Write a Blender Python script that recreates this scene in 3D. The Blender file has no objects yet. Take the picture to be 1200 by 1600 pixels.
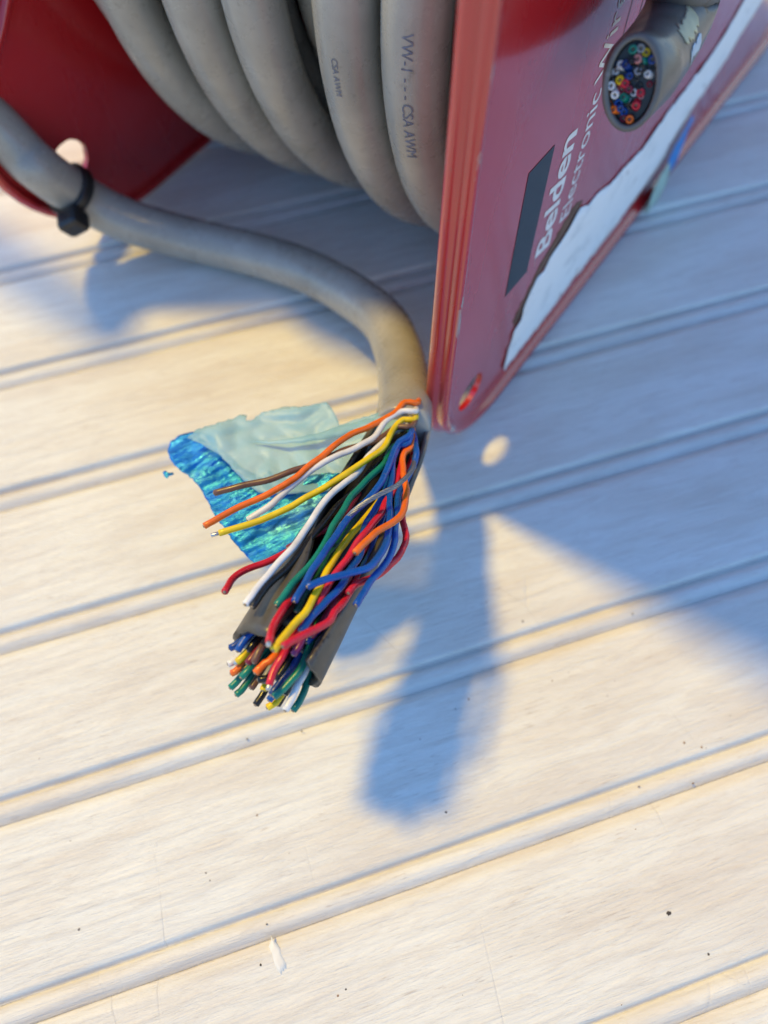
import bpy, bmesh, math, random
from mathutils import Vector, Matrix, noise
from mathutils.geometry import delaunay_2d_cdt

random.seed(7)
U = 0.001                                  # everything below is written in millimetres
R = math.radians
scene = bpy.context.scene
col = scene.collection

# ------------------------------------------------------------------ camera
PITCH, YAW, CAM_H, F_PX = R(63.48), R(17.84), 189.7, 1250.0     # F_PX for a 1200 x 1600 frame
FW = Vector((math.sin(YAW)*math.cos(PITCH), math.cos(YAW)*math.cos(PITCH), -math.sin(PITCH)))
RT = Vector((math.cos(YAW), -math.sin(YAW), 0))
UP = RT.cross(FW)
CAM = Vector((0, 0, CAM_H))
cd = bpy.data.cameras.new('camera')
cam = bpy.data.objects.new('camera', cd)
col.objects.link(cam)
M = Matrix((RT, UP, -FW)).transposed().to_4x4()
M.translation = CAM*U
cam.matrix_world = M
cd.sensor_fit = 'VERTICAL'
cd.sensor_height = 24.0
cd.sensor_width = 18.0
cd.lens = 24.0*F_PX/1600.0
cd.clip_start = 0.005
cd.clip_end = 50
cd.dof.use_dof = True
cd.dof.focus_distance = 0.155
cd.dof.aperture_fstop = 6.6
scene.camera = cam

# ------------------------------------------------------------------ sky, sun, exposure
SUN_AZ, SUN_EL = R(-52.5), R(61)             # direction the light travels towards (on the table) and its height
w = bpy.data.worlds.new('World')
scene.world = w
w.use_nodes = True
nt = w.node_tree
bg = nt.nodes['Background']
sky = nt.nodes.new('ShaderNodeTexSky')
sky.sky_type = 'NISHITA'
sky.sun_disc = False
sky.sun_elevation = SUN_EL
sky.sun_rotation = R(-37.5)
sky.air_density = 1.35
sky.dust_density = 0.0
sky.ozone_density = 10.0
nt.links.new(sky.outputs[0], bg.inputs[0])
bg.inputs[1].default_value = 0.15
sd = bpy.data.lights.new('sun', 'SUN')
sd.energy = 2.0
sd.angle = R(6.0)
sd.color = (1.0, 0.68, 0.09)
sun = bpy.data.objects.new('sun', sd)
col.objects.link(sun)
ldir = Vector((math.cos(SUN_AZ)*math.cos(SUN_EL), math.sin(SUN_AZ)*math.cos(SUN_EL), -math.sin(SUN_EL)))
sun.rotation_euler = ldir.to_track_quat('-Z', 'Y').to_euler()
sun.location = (-0.3, 0.5, 1.0)
scene.view_settings.view_transform = 'Standard'
scene.view_settings.look = 'None'
scene.view_settings.exposure = 0.80
scene.view_settings.gamma = 1.0
scene.view_settings.use_curve_mapping = False


# ------------------------------------------------------------------ helpers
def at(x, y, h):
    """world point (mm) that lies at height h (mm) on the sight line through photo pixel x, y"""
    d = FW*F_PX + RT*(x-600) - UP*(y-800)
    return CAM + d*((h-CAM_H)/d.z)


def empty(name, loc=(0, 0, 0)):
    o = bpy.data.objects.new(name, None)
    o.empty_display_size = 0.01
    o.location = Vector(loc)*U
    col.objects.link(o)
    return o


def link(name, me, mat, parent=None, smooth=True):
    o = bpy.data.objects.new(name, me)
    col.objects.link(o)
    if mat is not None and len(me.materials) == 0:
        me.materials.append(mat)
    if smooth:
        me.polygons.foreach_set('use_smooth', [True]*len(me.polygons))
    if parent is not None:
        o.parent = parent
        root = parent
        off = Vector((0, 0, 0))
        while root is not None:
            off += root.location
            root = root.parent
        o.location = -off
    return o


def mesh(verts, faces):
    me = bpy.data.meshes.new('m')
    me.from_pydata([tuple(Vector(v)*U) for v in verts], [], faces)
    me.validate()
    me.update()
    return me


def obj(name, verts, faces, mat, parent=None, smooth=True):
    return link(name, mesh(verts, faces), mat, parent, smooth)


def tag(o, label=None, cat=None, group=None, kind=None):
    if label: o['label'] = label
    if cat: o['category'] = cat
    if group: o['group'] = group
    if kind: o['kind'] = kind
    return o


def catmull(P, step):
    P = [Vector(p) for p in P]
    Q = [P[0]*2-P[1]] + P + [P[-1]*2-P[-2]]
    out = []
    for i in range(1, len(Q)-2):
        a, b, c, e = Q[i-1:i+3]
        n = max(1, int((c-b).length/step))
        for k in range(n):
            t = k/n
            out.append(0.5*((2*b) + (c-a)*t + (2*a-5*b+4*c-e)*t*t + (3*b-a-3*c+e)*t**3))
    out.append(P[-1])
    return out


def frames(P, up=Vector((0, 0, 1))):
    n = len(P)
    T = [(P[min(i+1, n-1)]-P[max(i-1, 0)]).normalized() for i in range(n)]
    x = T[0].cross(up)
    if x.length < 1e-4: x = T[0].cross(Vector((1, 0, 0)))
    x.normalize()
    out = []
    for i in range(n):
        x = (x - T[i]*x.dot(T[i])).normalized()
        out.append((T[i], x, T[i].cross(x)))
    return out


def tube(P, rad, seg=16, cap=True, bevel=0.18):
    """swept tube; rad may be a number or a function of 0..1; ends slightly bevelled"""
    n = len(P)
    rf = rad if callable(rad) else (lambda t: rad)
    FR = frames(P)
    verts, faces = [], []
    rows = []
    for i in range(n):
        rows.append((P[i], FR[i], rf(i/(n-1))))
    if cap:
        T0, T1 = FR[0][0], FR[-1][0]
        r0, r1 = rf(0), rf(1)
        rows.insert(0, (P[0]-T0*bevel*r0, FR[0], r0*(1-bevel)))
        rows.append((P[-1]+T1*bevel*r1, FR[-1], r1*(1-bevel)))
    for (p, (t, x, y), r) in rows:
        for k in range(seg):
            a = 2*math.pi*k/seg
            verts.append(p + x*(math.cos(a)*r) + y*(math.sin(a)*r))
    m = len(rows)
    for i in range(m-1):
        for k in range(seg):
            a, b = i*seg+k, i*seg+(k+1) % seg
            faces.append((a, b, b+seg, a+seg))
    if cap:
        faces.append(tuple(range(seg))[::-1])
        faces.append(tuple((m-1)*seg+k for k in range(seg)))
    return verts, faces


def box(c, ax, ay, az, sx, sy, sz, bev=0.2):
    """bevelled box as verts, faces about centre c with the given axes and full sizes"""
    bm = bmesh.new()
    bmesh.ops.create_cube(bm, size=1)
    for v in bm.verts:
        v.co = Vector((v.co.x*sx, v.co.y*sy, v.co.z*sz))
    bmesh.ops.bevel(bm, geom=bm.edges[:], offset=bev*min(sx, sy, sz), segments=2, affect='EDGES', profile=0.5)
    bm.verts.ensure_lookup_table()
    V = [c + ax*v.co.x + ay*v.co.y + az*v.co.z for v in bm.verts]
    Fs = [tuple(v.index for v in f.verts) for f in bm.faces]
    bm.free()
    return V, Fs


# ------------------------------------------------------------------ materials
def new_mat(name):
    m = bpy.data.materials.new(name)
    m.use_nodes = True
    t = m.node_tree
    return m, t, t.nodes['Principled BSDF']


def N(t, kind, **kw):
    n = t.nodes.new(kind)
    for k, v in kw.items():
        if hasattr(n, k): setattr(n, k, v)
        else: n.inputs[k.replace('_', ' ')].default_value = v
    return n


def ramp(t, stops, interp='LINEAR'):
    n = t.nodes.new('ShaderNodeValToRGB')
    n.color_ramp.interpolation = interp
    e = n.color_ramp.elements
    while len(e) < len(stops): e.new(0.5)
    for i, (p, c) in enumerate(stops):
        e[i].position = p
        e[i].color = (c, c, c, 1) if not hasattr(c, '__len__') else (*c, 1)
    return n


def mixc(t, fac, a, b, mode='MIX'):
    n = t.nodes.new('ShaderNodeMix')
    n.data_type = 'RGBA'
    n.blend_type = mode
    for sock, val in ((n.inputs[0], fac), (n.inputs[6], a), (n.inputs[7], b)):
        if hasattr(val, 'is_output'): t.links.new(val, sock)
        elif hasattr(val, '__len__'): sock.default_value = (*val, 1) if len(val) == 3 else val
        else: sock.default_value = val
    return n.outputs[2]


def math_(t, op, a, b=0.0, clamp=False):
    n = t.nodes.new('ShaderNodeMath')
    n.operation = op
    n.use_clamp = clamp
    for sock, val in ((n.inputs[0], a), (n.inputs[1], b)):
        if hasattr(val, 'is_output'): t.links.new(val, sock)
        else: sock.default_value = val
    return n.outputs[0]


def mapping(t, scale=(1, 1, 1), rot=(0, 0, 0), loc=(0, 0, 0), src='Object'):
    c = t.nodes.new('ShaderNodeTexCoord')
    m = t.nodes.new('ShaderNodeMapping')
    m.inputs['Scale'].default_value = scale
    m.inputs['Rotation'].default_value = rot
    m.inputs['Location'].default_value = loc
    t.links.new(c.outputs[src], m.inputs[0])
    return m.outputs[0]


def noise_tex(t, vec, scale, detail=4, rough=0.55, dist=0.0):
    n = t.nodes.new('ShaderNodeTexNoise')
    n.inputs['Scale'].default_value = scale
    n.inputs['Detail'].default_value = detail
    n.inputs['Roughness'].default_value = rough
    n.inputs['Distortion'].default_value = dist
    t.links.new(vec, n.inputs['Vector'])
    return n.outputs['Fac']


def bump(t, bsdf, h, dist, strength=1.0, prev=None):
    b = t.nodes.new('ShaderNodeBump')
    b.inputs['Strength'].default_value = strength
    b.inputs['Distance'].default_value = dist
    t.links.new(h, b.inputs['Height'])
    if prev is not None: t.links.new(prev, b.inputs['Normal'])
    t.links.new(b.outputs[0], bsdf.inputs['Normal'])
    return b.outputs[0]


def plain(name, c, rough=0.4, metallic=0.0, spec=0.5, coat=0.0, var=0.0, vscale=400):
    m, t, b = new_mat(name)
    b.inputs['Base Color'].default_value = (*c, 1)
    b.inputs['Roughness'].default_value = rough
    b.inputs['Metallic'].default_value = metallic
    b.inputs['Specular IOR Level'].default_value = spec
    b.inputs['Coat Weight'].default_value = coat
    if var:
        v = mapping(t)
        f = noise_tex(t, v, vscale, 3)
        r_ = ramp(t, [(0.3, 0.0), (0.75, 1.0)])
        t.links.new(f, r_.inputs[0])
        dark = tuple(x*(1-var) for x in c)
        t.links.new(mixc(t, r_.outputs[0], c, dark), b.inputs['Base Color'])
        bump(t, b, noise_tex(t, v, 900, 2), 0.00004, 0.5)
    return m


def paint_wood():
    """brushed white paint over boards: streaks run nearly along the boards"""
    m, t, b = new_mat('white_painted_wood')
    info = t.nodes.new('ShaderNodeObjectInfo')
    comb = t.nodes.new('ShaderNodeCombineXYZ')
    t.links.new(math_(t, 'MULTIPLY', info.outputs['Random'], 3.0), comb.inputs[0])
    t.links.new(math_(t, 'MULTIPLY', info.outputs['Random'], 1.7), comb.inputs[1])
    geo = t.nodes.new('ShaderNodeNewGeometry')
    add = t.nodes.new('ShaderNodeVectorMath')
    add.operation = 'ADD'
    t.links.new(geo.outputs['Position'], add.inputs[0])
    t.links.new(comb.outputs[0], add.inputs[1])

    def mp(scale, rz):
        k = t.nodes.new('ShaderNodeMapping')
        k.inputs['Scale'].default_value = scale
        k.inputs['Rotation'].default_value = (0, 0, rz)
        t.links.new(add.outputs[0], k.inputs[0])
        return k.outputs[0]
    grain = noise_tex(t, mp((26, 210, 1), R(-7)), 2.4, 8, 0.70, 0.8)
    brush = noise_tex(t, mp((40, 620, 1), R(-4)), 3.0, 5, 0.65, 0.3)
    broad = noise_tex(t, mp((10, 55, 1), R(-6)), 2.0, 3, 0.5, 0.4)
    blot = noise_tex(t, mp((1, 1, 1), 0), 60, 4, 0.6)
    r1 = ramp(t, [(0.46, 0.0), (0.66, 1.0)])
    t.links.new(grain, r1.inputs[0])
    r2 = ramp(t, [(0.40, 0.0), (0.70, 1.0)])
    t.links.new(broad, r2.inputs[0])
    base = mixc(t, r2.outputs[0], (0.775, 0.757, 0.69), (0.70, 0.65, 0.57))
    streak = mixc(t, math_(t, 'MULTIPLY', r1.outputs[0], 0.36), base, (0.55, 0.475, 0.40))
    dash = noise_tex(t, mp((60, 640, 1), R(-5)), 3.0, 4, 0.6, 0.2)
    rd = ramp(t, [(0.60, 0.0), (0.68, 1.0)])
    t.links.new(dash, rd.inputs[0])
    gd = ramp(t, [(0.42, 0.0), (0.62, 1.0)])
    t.links.new(noise_tex(t, mp((1, 2.2, 1), R(-6)), 30, 3, 0.6), gd.inputs[0])
    streak = mixc(t, math_(t, 'MULTIPLY', math_(t, 'MULTIPLY', rd.outputs[0], gd.outputs[0]), 0.55), streak, (0.42, 0.34, 0.28))
    r3 = ramp(t, [(0.56, 0.0), (0.74, 1.0)])
    t.links.new(blot, r3.inputs[0])
    c3 = mixc(t, math_(t, 'MULTIPLY', r3.outputs[0], 0.30), streak, (0.62, 0.58, 0.53))
    # scratches across the boards and small dark specks
    vor = t.nodes.new('ShaderNodeTexVoronoi')
    vor.inputs['Scale'].default_value = 38
    t.links.new(mp((1, 1, 0.01), 0), vor.inputs['Vector'])
    sp = ramp(t, [(0.0, 1.0), (0.022, 0.8), (0.035, 0.0)])
    t.links.new(vor.outputs['Distance'], sp.inputs[0])
    keep = ramp(t, [(0.80, 0.0), (0.82, 1.0)])
    t.links.new(vor.outputs['Color'], keep.inputs[0])
    c4 = mixc(t, math_(t, 'MULTIPLY', math_(t, 'MULTIPLY', sp.outputs[0], keep.outputs[0]), 0.75), c3, (0.16, 0.13, 0.11))
    v2 = t.nodes.new('ShaderNodeTexVoronoi')
    v2.feature = 'DISTANCE_TO_EDGE'
    v2.inputs['Scale'].default_value = 26
    t.links.new(mp((1.6, 0.55, 0.01), R(14)), v2.inputs['Vector'])
    cr = ramp(t, [(0.0, 1.0), (0.009, 0.0)])
    t.links.new(v2.outputs['Distance'], cr.inputs[0])
    gate = ramp(t, [(0.55, 0.0), (0.68, 1.0)])
    t.links.new(noise_tex(t, mp((1, 1, 1), 0), 24, 2), gate.inputs[0])
    scr = math_(t, 'MULTIPLY', cr.outputs[0], gate.outputs[0])
    c5 = mixc(t, math_(t, 'MULTIPLY', scr, 0.09), c4, (0.40, 0.34, 0.29))
    t.links.new(c5, b.inputs['Base Color'])
    b.inputs['Roughness'].default_value = 0.38
    b.inputs['Specular IOR Level'].default_value = 0.45
    p1 = bump(t, b, grain, 0.0007, 0.6)
    p2 = bump(t, b, brush, 0.0004, 0.6, p1)
    bump(t, b, scr, -0.0002, 0.5, p2)
    return m


def red_paint():
    m, t, b = new_mat('red_spool_enamel')
    v = mapping(t)
    f1 = noise_tex(t, v, 45, 4, 0.6)
    base = mixc(t, f1, (0.50, 0.010, 0.012), (0.40, 0.008, 0.014))
    # chipped enamel along the raised ridge
    at_ = t.nodes.new('ShaderNodeAttribute')
    at_.attribute_name = 'ridge'
    chip = ramp(t, [(0.56, 0.0), (0.60, 1.0)])
    t.links.new(noise_tex(t, mapping(t, (1, 1, 0.28)), 300, 4, 0.6), chip.inputs[0])
    ch = math_(t, 'MULTIPLY', chip.outputs[0], at_.outputs['Fac'])
    fine = ramp(t, [(0.66, 0.0), (0.70, 1.0)])
    t.links.new(noise_tex(t, v, 700, 3), fine.inputs[0])
    dots = math_(t, 'MULTIPLY', fine.outputs[0], 0.35)
    c1 = mixc(t, dots, base, (0.25, 0.03, 0.03))
    c2 = mixc(t, ch, c1, (0.36, 0.33, 0.29))
    t.links.new(c2, b.inputs['Base Color'])
    rr = ramp(t, [(0.3, 0.20), (0.8, 0.36)])
    t.links.new(noise_tex(t, mapping(t, (1, 1, 0.25)), 60, 4, 0.6), rr.inputs[0])
    t.links.new(rr.outputs[0], b.inputs['Roughness'])
    b.inputs['Specular IOR Level'].default_value = 0.6
    b.inputs['Coat Weight'].default_value = 0.9
    b.inputs['Coat Roughness'].default_value = 0.10
    pb = bump(t, b, noise_tex(t, v, 260, 3), 0.00006, 0.5)
    bump(t, b, ch, -0.0002, 0.6, pb)
    return m


def jacket_mat(name, c0, c1, dirt, rough, root=None):
    m, t, b = new_mat(name)
    v = mapping(t)
    f = noise_tex(t, v, 55, 5, 0.6, 0.3)
    r0 = ramp(t, [(0.35, 0.0), (0.7, 1.0)])
    t.links.new(f, r0.inputs[0])
    base = mixc(t, r0.outputs[0], c0, c1)
    r1 = ramp(t, [(0.60, 0.0), (0.70, 1.0)])
    t.links.new(noise_tex(t, v, 330, 5, 0.7), r1.inputs[0])
    c = mixc(t, math_(t, 'MULTIPLY', r1.outputs[0], dirt), base, tuple(x*0.35 for x in c1))
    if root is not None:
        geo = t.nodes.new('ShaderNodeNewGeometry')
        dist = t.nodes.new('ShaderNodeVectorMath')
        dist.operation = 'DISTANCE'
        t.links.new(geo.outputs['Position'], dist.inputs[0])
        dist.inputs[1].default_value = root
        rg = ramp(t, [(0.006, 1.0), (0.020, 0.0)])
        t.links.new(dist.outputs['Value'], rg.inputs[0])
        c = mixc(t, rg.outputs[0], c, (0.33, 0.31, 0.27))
    t.links.new(c, b.inputs['Base Color'])
    rr = ramp(t, [(0.3, rough*0.8), (0.75, min(1, rough*1.6))])
    t.links.new(noise_tex(t, v, 130, 4, 0.6), rr.inputs[0])
    t.links.new(rr.outputs[0], b.inputs['Roughness'])
    b.inputs['Specular IOR Level'].default_value = 0.6
    p1 = bump(t, b, noise_tex(t, v, 80, 3), 0.00022, 0.35)
    bump(t, b, noise_tex(t, v, 1100, 3), 0.00004, 0.4, p1)
    return m


def wire_mat(name, c):
    m, t, b = new_mat(name)
    v = mapping(t)
    r0 = ramp(t, [(0.35, 0.0), (0.72, 1.0)])
    t.links.new(noise_tex(t, v, 260, 3), r0.inputs[0])
    r1 = ramp(t, [(0.62, 0.0), (0.72, 1.0)])
    t.links.new(noise_tex(t, v, 900, 4, 0.7), r1.inputs[0])
    cc = mixc(t, r0.outputs[0], c, tuple(x*0.74 for x in c))
    cc = mixc(t, math_(t, 'MULTIPLY', r1.outputs[0], 0.30), cc, (0.22, 0.20, 0.18))
    t.links.new(cc, b.inputs['Base Color'])
    rq = ramp(t, [(0.35, 0.20), (0.7, 0.42)])
    t.links.new(noise_tex(t, v, 420, 3), rq.inputs[0])
    t.links.new(rq.outputs[0], b.inputs['Roughness'])
    b.inputs['Specular IOR Level'].default_value = 0.45
    b.inputs['Subsurface Weight'].default_value = 0.0
    bump(t, b, noise_tex(t, v, 800, 2), 0.00004, 0.4)
    return m


def foil_mat():
    m, t, b = new_mat('blue_metallised_foil')
    RZ = R(-12)
    big = noise_tex(t, mapping(t, (0.5, 2.2, 1), (0, 0, RZ)), 90, 3, 0.5, 0.5)
    r0 = ramp(t, [(0.36, (0.004, 0.13, 0.50)), (0.46, (0.012, 0.24, 0.48)), (0.56, (0.03, 0.27, 0.46)), (0.75, (0.13, 0.40, 0.52))])
    t.links.new(big, r0.inputs[0])
    # the free corner is clean, deep blue
    tip = at(292, 694, 31)*U
    geo = t.nodes.new('ShaderNodeNewGeometry')
    dist = t.nodes.new('ShaderNodeVectorMath')
    dist.operation = 'DISTANCE'
    t.links.new(geo.outputs['Position'], dist.inputs[0])
    dist.inputs[1].default_value = tip
    r1 = ramp(t, [(0.0055, 1.0), (0.0085, 0.0)])
    t.links.new(dist.outputs['Value'], r1.inputs[0])
    fine = noise_tex(t, mapping(t, (0.35, 3.0, 1), (0, 0, RZ)), 420, 3, 0.6)
    deep = mixc(t, fine, (0.002, 0.12, 0.55), (0.01, 0.24, 0.72))
    t.links.new(mixc(t, r1.outputs[0], r0.outputs[0], deep), b.inputs['Base Color'])
    b.inputs['Metallic'].default_value = 0.6
    b.inputs['Roughness'].default_value = 0.30
    h0 = noise_tex(t, mapping(t, (0.4, 2.4, 1), (0, 0, RZ)), 330, 5, 0.65, 0.5)
    h1 = bump(t, b, h0, 0.0005, 0.8)
    bump(t, b, noise_tex(t, mapping(t, (0.8, 1.6, 1), (0, 0, R(25))), 420, 3, 0.55, 1.0), 0.00022, 0.5, h1)
    return m


def film_mat():
    m, t, b = new_mat('pale_blue_polyester_film')
    v = mapping(t)
    r0 = ramp(t, [(0.35, (0.27, 0.54, 0.63)), (0.75, (0.42, 0.65, 0.72))])
    t.links.new(noise_tex(t, v, 110, 3), r0.inputs[0])
    t.links.new(r0.outputs[0], b.inputs['Base Color'])
    b.inputs['Roughness'].default_value = 0.40
    b.inputs['Specular IOR Level'].default_value = 0.3
    b.inputs['Alpha'].default_value = 0.60
    rid = math_(t, 'ABSOLUTE', math_(t, 'SUBTRACT', noise_tex(t, v, 95, 3, 0.5, 0.4), 0.5))
    bump(t, b, rid, 0.0006, 0.5)
    return m


def label_mat():
    m, t, b = new_mat('torn_white_label_paper')
    v = mapping(t)
    r0 = ramp(t, [(0.52, 0.0), (0.70, 1.0)])
    t.links.new(noise_tex(t, mapping(t, (1, 1, 1.5)), 95, 4, 0.6), r0.inputs[0])
    c = mixc(t, math_(t, 'MULTIPLY', r0.outputs[0], 0.55), (0.82, 0.83, 0.82), (0.50, 0.53, 0.54))
    r1 = ramp(t, [(0.66, 0.0), (0.72, 1.0)])
    t.links.new(noise_tex(t, v, 160, 3), r1.inputs[0])
    c = mixc(t, math_(t, 'MULTIPLY', r1.outputs[0], 0.6), c, (0.25, 0.24, 0.23))
    t.links.new(c, b.inputs['Base Color'])
    b.inputs['Roughness'].default_value = 0.75
    bump(t, b, noise_tex(t, v, 300, 4), 0.0002, 0.5)
    return m


WOOD = paint_wood()
RED = red_paint()
JACKET = jacket_mat('grey_pvc_jacket', (0.37, 0.35, 0.305), (0.27, 0.253, 0.217), 0.32, 0.25)
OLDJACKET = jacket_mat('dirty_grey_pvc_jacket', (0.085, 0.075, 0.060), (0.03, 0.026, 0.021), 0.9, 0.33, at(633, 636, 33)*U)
SHADED_CUTJACKET = jacket_mat('shaded_cut_pvc_jacket', (0.15, 0.14, 0.125), (0.08, 0.072, 0.064), 0.6, 0.32)  # grey jacket of the cut end, shade put into its darker tone
FOIL = foil_mat()
FILM = film_mat()
LABEL = label_mat()
STEEL = plain('tinned_copper', (0.55, 0.53, 0.50), 0.32, 1.0)
COPPER = plain('cut_conductor', (0.30, 0.24, 0.18), 0.45, 0.8)
BLACKP = plain('black_nylon', (0.012, 0.012, 0.013), 0.38)
INK = plain('blue_ink', (0.17, 0.19, 0.255), 0.6, var=0.4, vscale=900)
WHITE_INK = plain('white_screen_print', (0.78, 0.79, 0.80), 0.55, var=0.25, vscale=500)
DARK_INK = plain('dark_screen_print', (0.012, 0.022, 0.030), 0.34, var=0.3, vscale=120)
THIN_INK = plain('black_screen_print', (0.02, 0.008, 0.008), 0.5)
GLUE = plain('brown_dried_adhesive', (0.16, 0.085, 0.055), 0.7, var=0.4, vscale=300)
BLUE_BIT = plain('blue_tape_scrap', (0.02, 0.28, 0.72), 0.4, var=0.3)
GREEN_BIT = plain('pale_green_tape_scrap', (0.45, 0.62, 0.52), 0.5, var=0.3)
CREAM = plain('cream_masking_smear', (0.60, 0.56, 0.36), 0.7, var=0.25, vscale=300)
PALE = plain('pale_blue_smear', (0.55, 0.66, 0.74), 0.6, var=0.3, vscale=300)
RUST = plain('bare_brown_wood', (0.30, 0.17, 0.09), 0.8, var=0.4, vscale=500)
DIRT = plain('dark_speck', (0.05, 0.04, 0.035), 0.8)
OFFWHITE = plain('thick_white_paint', (0.80, 0.77, 0.70), 0.5, var=0.12, vscale=300)
KRAFT = plain('dark_drum_board', (0.10, 0.075, 0.055), 0.8, var=0.3)  # drum tone set dark to stand for shade between the turns
WC = {k: wire_mat(k + '_insulation', c) for k, c in dict(
    orange=(0.86, 0.16, 0.008), white=(0.78, 0.77, 0.76), yellow=(0.82, 0.58, 0.008), brown=(0.16, 0.075, 0.045),
    green=(0.006, 0.21, 0.145), blue=(0.004, 0.08, 0.37), red=(0.62, 0.014, 0.035), black=(0.010, 0.010, 0.011),
    maroon=(0.22, 0.012, 0.035), violet=(0.20, 0.02, 0.10), slate=(0.30, 0.31, 0.33), darkgreen=(0.004, 0.09, 0.06),
    darkblue=(0.006, 0.045, 0.22), pink=(0.55, 0.22, 0.20)).items()}

# ------------------------------------------------------------------ the board the spool stands on
top = tag(empty('tabletop'), kind='structure')
PITCH_B, Y0 = 40.0, -32.1
X0, X1 = -420.0, 620.0


def strip(profile, name):
    """extrude a cross-section (y, z) along x, in a few lengths so that it is not one stretched quad"""
    xs = [X0 + (X1-X0)*i/12 for i in range(13)]
    n = len(profile)
    verts = [(x, y, z) for x in xs for (y, z) in profile]
    faces = []
    for i in range(12):
        for k in range(n-1):
            a = i*n+k
            faces.append((a, a+1, a+1+n, a+n))
    faces.append(tuple(range(n))[::-1])
    faces.append(tuple(12*n+k for k in range(n)))
    me = mesh(verts, faces)
    me.materials.append(WOOD)
    return me


plank_prof = [(-34.6, -9), (-34.6, -2.05), (-33.75, -2.0), (-33.45, -1.5), (-33.15, -0.75), (-32.85, -0.26), (-32.45, -0.06), (-31.7, 0), (-22, 0.06), (-10, 0.05),
              (-2.2, 0), (-1.5, -0.06), (-0.95, -0.3), (-0.35, -0.85), (0.15, -1.40), (0.5, -1.72), (0.85, -1.8), (0.85, -9)]
plank_prof = [(y-0.2, z) for y, z in plank_prof][::-1]
bead_prof = [(0.3, -9), (0.3, -2.08), (0.7, -1.95), (1.1, -1.30), (1.55, -0.72), (2.1, -0.42), (2.8, -0.30), (3.5, -0.36), (4.2, -0.62), (4.75, -1.10), (5.15, -1.62), (5.6, -1.85), (5.6, -9)]
bead_prof = [(-y, z) for y, z in bead_prof]
me_plank = strip(plank_prof, 'plank')
me_bead = strip(bead_prof, 'bead')
for k in range(-6, 15):
    o = bpy.data.objects.new('plank', me_plank)
    col.objects.link(o); o.parent = top
    # plank spans from just above groove k to the next bead
    o.location = (0, (Y0 + PITCH_B*(k+1) - 6.3 + 0.0)*U, random.uniform(-0.05, 0.05)*U)
    b_ = bpy.data.objects.new('bead', me_bead)
    col.objects.link(b_); b_.parent = top
    b_.location = (0, (Y0 + PITCH_B*k)*U, random.uniform(-0.05, 0.05)*U)
for me in (me_plank, me_bead):
    me.polygons.foreach_set('use_smooth', [True]*len(me.polygons))


def blob(name, pts, mat, parent, h0=0.05, h1=0.35):
    """a low flake with the outline pts (world x, y, z base), domed slightly"""
    c = sum((Vector(p) for p in pts), Vector())/len(pts)
    n = len(pts)
    v = [Vector(p) + Vector((0, 0, h0)) for p in pts] + [c + (Vector(p)-c)*0.55 + Vector((0, 0, h1)) for p in pts] + [c + Vector((0, 0, h1*1.1))]
    v += [Vector(p) - Vector((0, 0, 0.5)) for p in pts]
    f = [(k, (k+1) % n, n+(k+1) % n, n+k) for k in range(n)] + [(n+k, n+(k+1) % n, 2*n) for k in range(n)]
    f += [(2*n+1+k, 2*n+1+(k+1) % n, (k+1) % n, k) for k in range(n)]
    return obj(name, v, f, mat, parent)


def spot(name, x, y, rx, ry, ang, mat, h=0.25, z=0.0, n=12):
    c = at(x, y, z)
    P = []
    for k in range(n):
        a = 2*math.pi*k/n
        j = random.uniform(0.75, 1.2)
        u, v = math.cos(a)*rx*j, math.sin(a)*ry*j
        P.append((c.x + u*math.cos(ang)-v*math.sin(ang), c.y + u*math.sin(ang)+v*math.cos(ang), z))
    blob(name, P, mat, top, 0.02, h)


spot('speck', 1045, 1427, 0.55, 0.5, 0, DIRT, 0.2)
spot('speck', 697, 1269, 0.28, 0.25, 0, DIRT, 0.1)
spot('speck', 125, 650, 1.5, 0.8, 0.2, plain('grey_scuff', (0.34, 0.31, 0.27), 0.8), 0.08)
spot('paint_drip', 433, 1492, 1.1, 3.6, 0.14, OFFWHITE, 0.16, 0.0, 22)
spot('worn_patch', 290, 1432, 2.0, 0.35, 0.05, RUST, 0.10, -0.22)
spot('worn_patch', 215, 1457, 3.4, 0.28, 0.04, RUST, 0.10, -0.22)
spot('worn_patch', 366, 1404, 1.5, 0.25, 0.04, RUST, 0.10, -0.22)
rs = random.Random(3)
GREY_SPECK = plain('grey_grit', (0.20, 0.17, 0.14), 0.9)
for k in range(34):
    z_ = rs.uniform(0.10, 0.34)
    spot('speck', rs.uniform(20, 1190), rs.uniform(900, 1590), z_, z_*rs.uniform(0.5, 1.0), rs.uniform(0, 3), rs.choice([DIRT, GREY_SPECK, RUST]), 0.08, 0.0, 7)

# ------------------------------------------------------------------ the spool
A0 = Vector((66.44, 111.84, 0.25))
D = Vector((0.79827, 0.60230, 0))
NN = Vector((0.60230, -0.79827, 0))
ZZ = Vector((0, 0, 1))


def fl(a, m, z, da=0.0):
    return A0 + D*(a+da) + NN*m + ZZ*z


SPOOL_C = (105.0, 96.0)
LM = -140.0
spool = tag(empty('cable_spool', fl(94, -67, 0)), 'red enamelled metal spool with square flanges standing on the white board', 'spool')

AL, AR, ZB, ZT, CR = -27.3, 226.0, 0.0, 232.0, 32.0
HOLES = [(-10.0, 19.4, 5.6), (210.0, 18.6, 5.6), (-10.0, 213.0, 5.6), (210.0, 213.0, 5.6), (105.0, 100.0, 16.0)]


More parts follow.
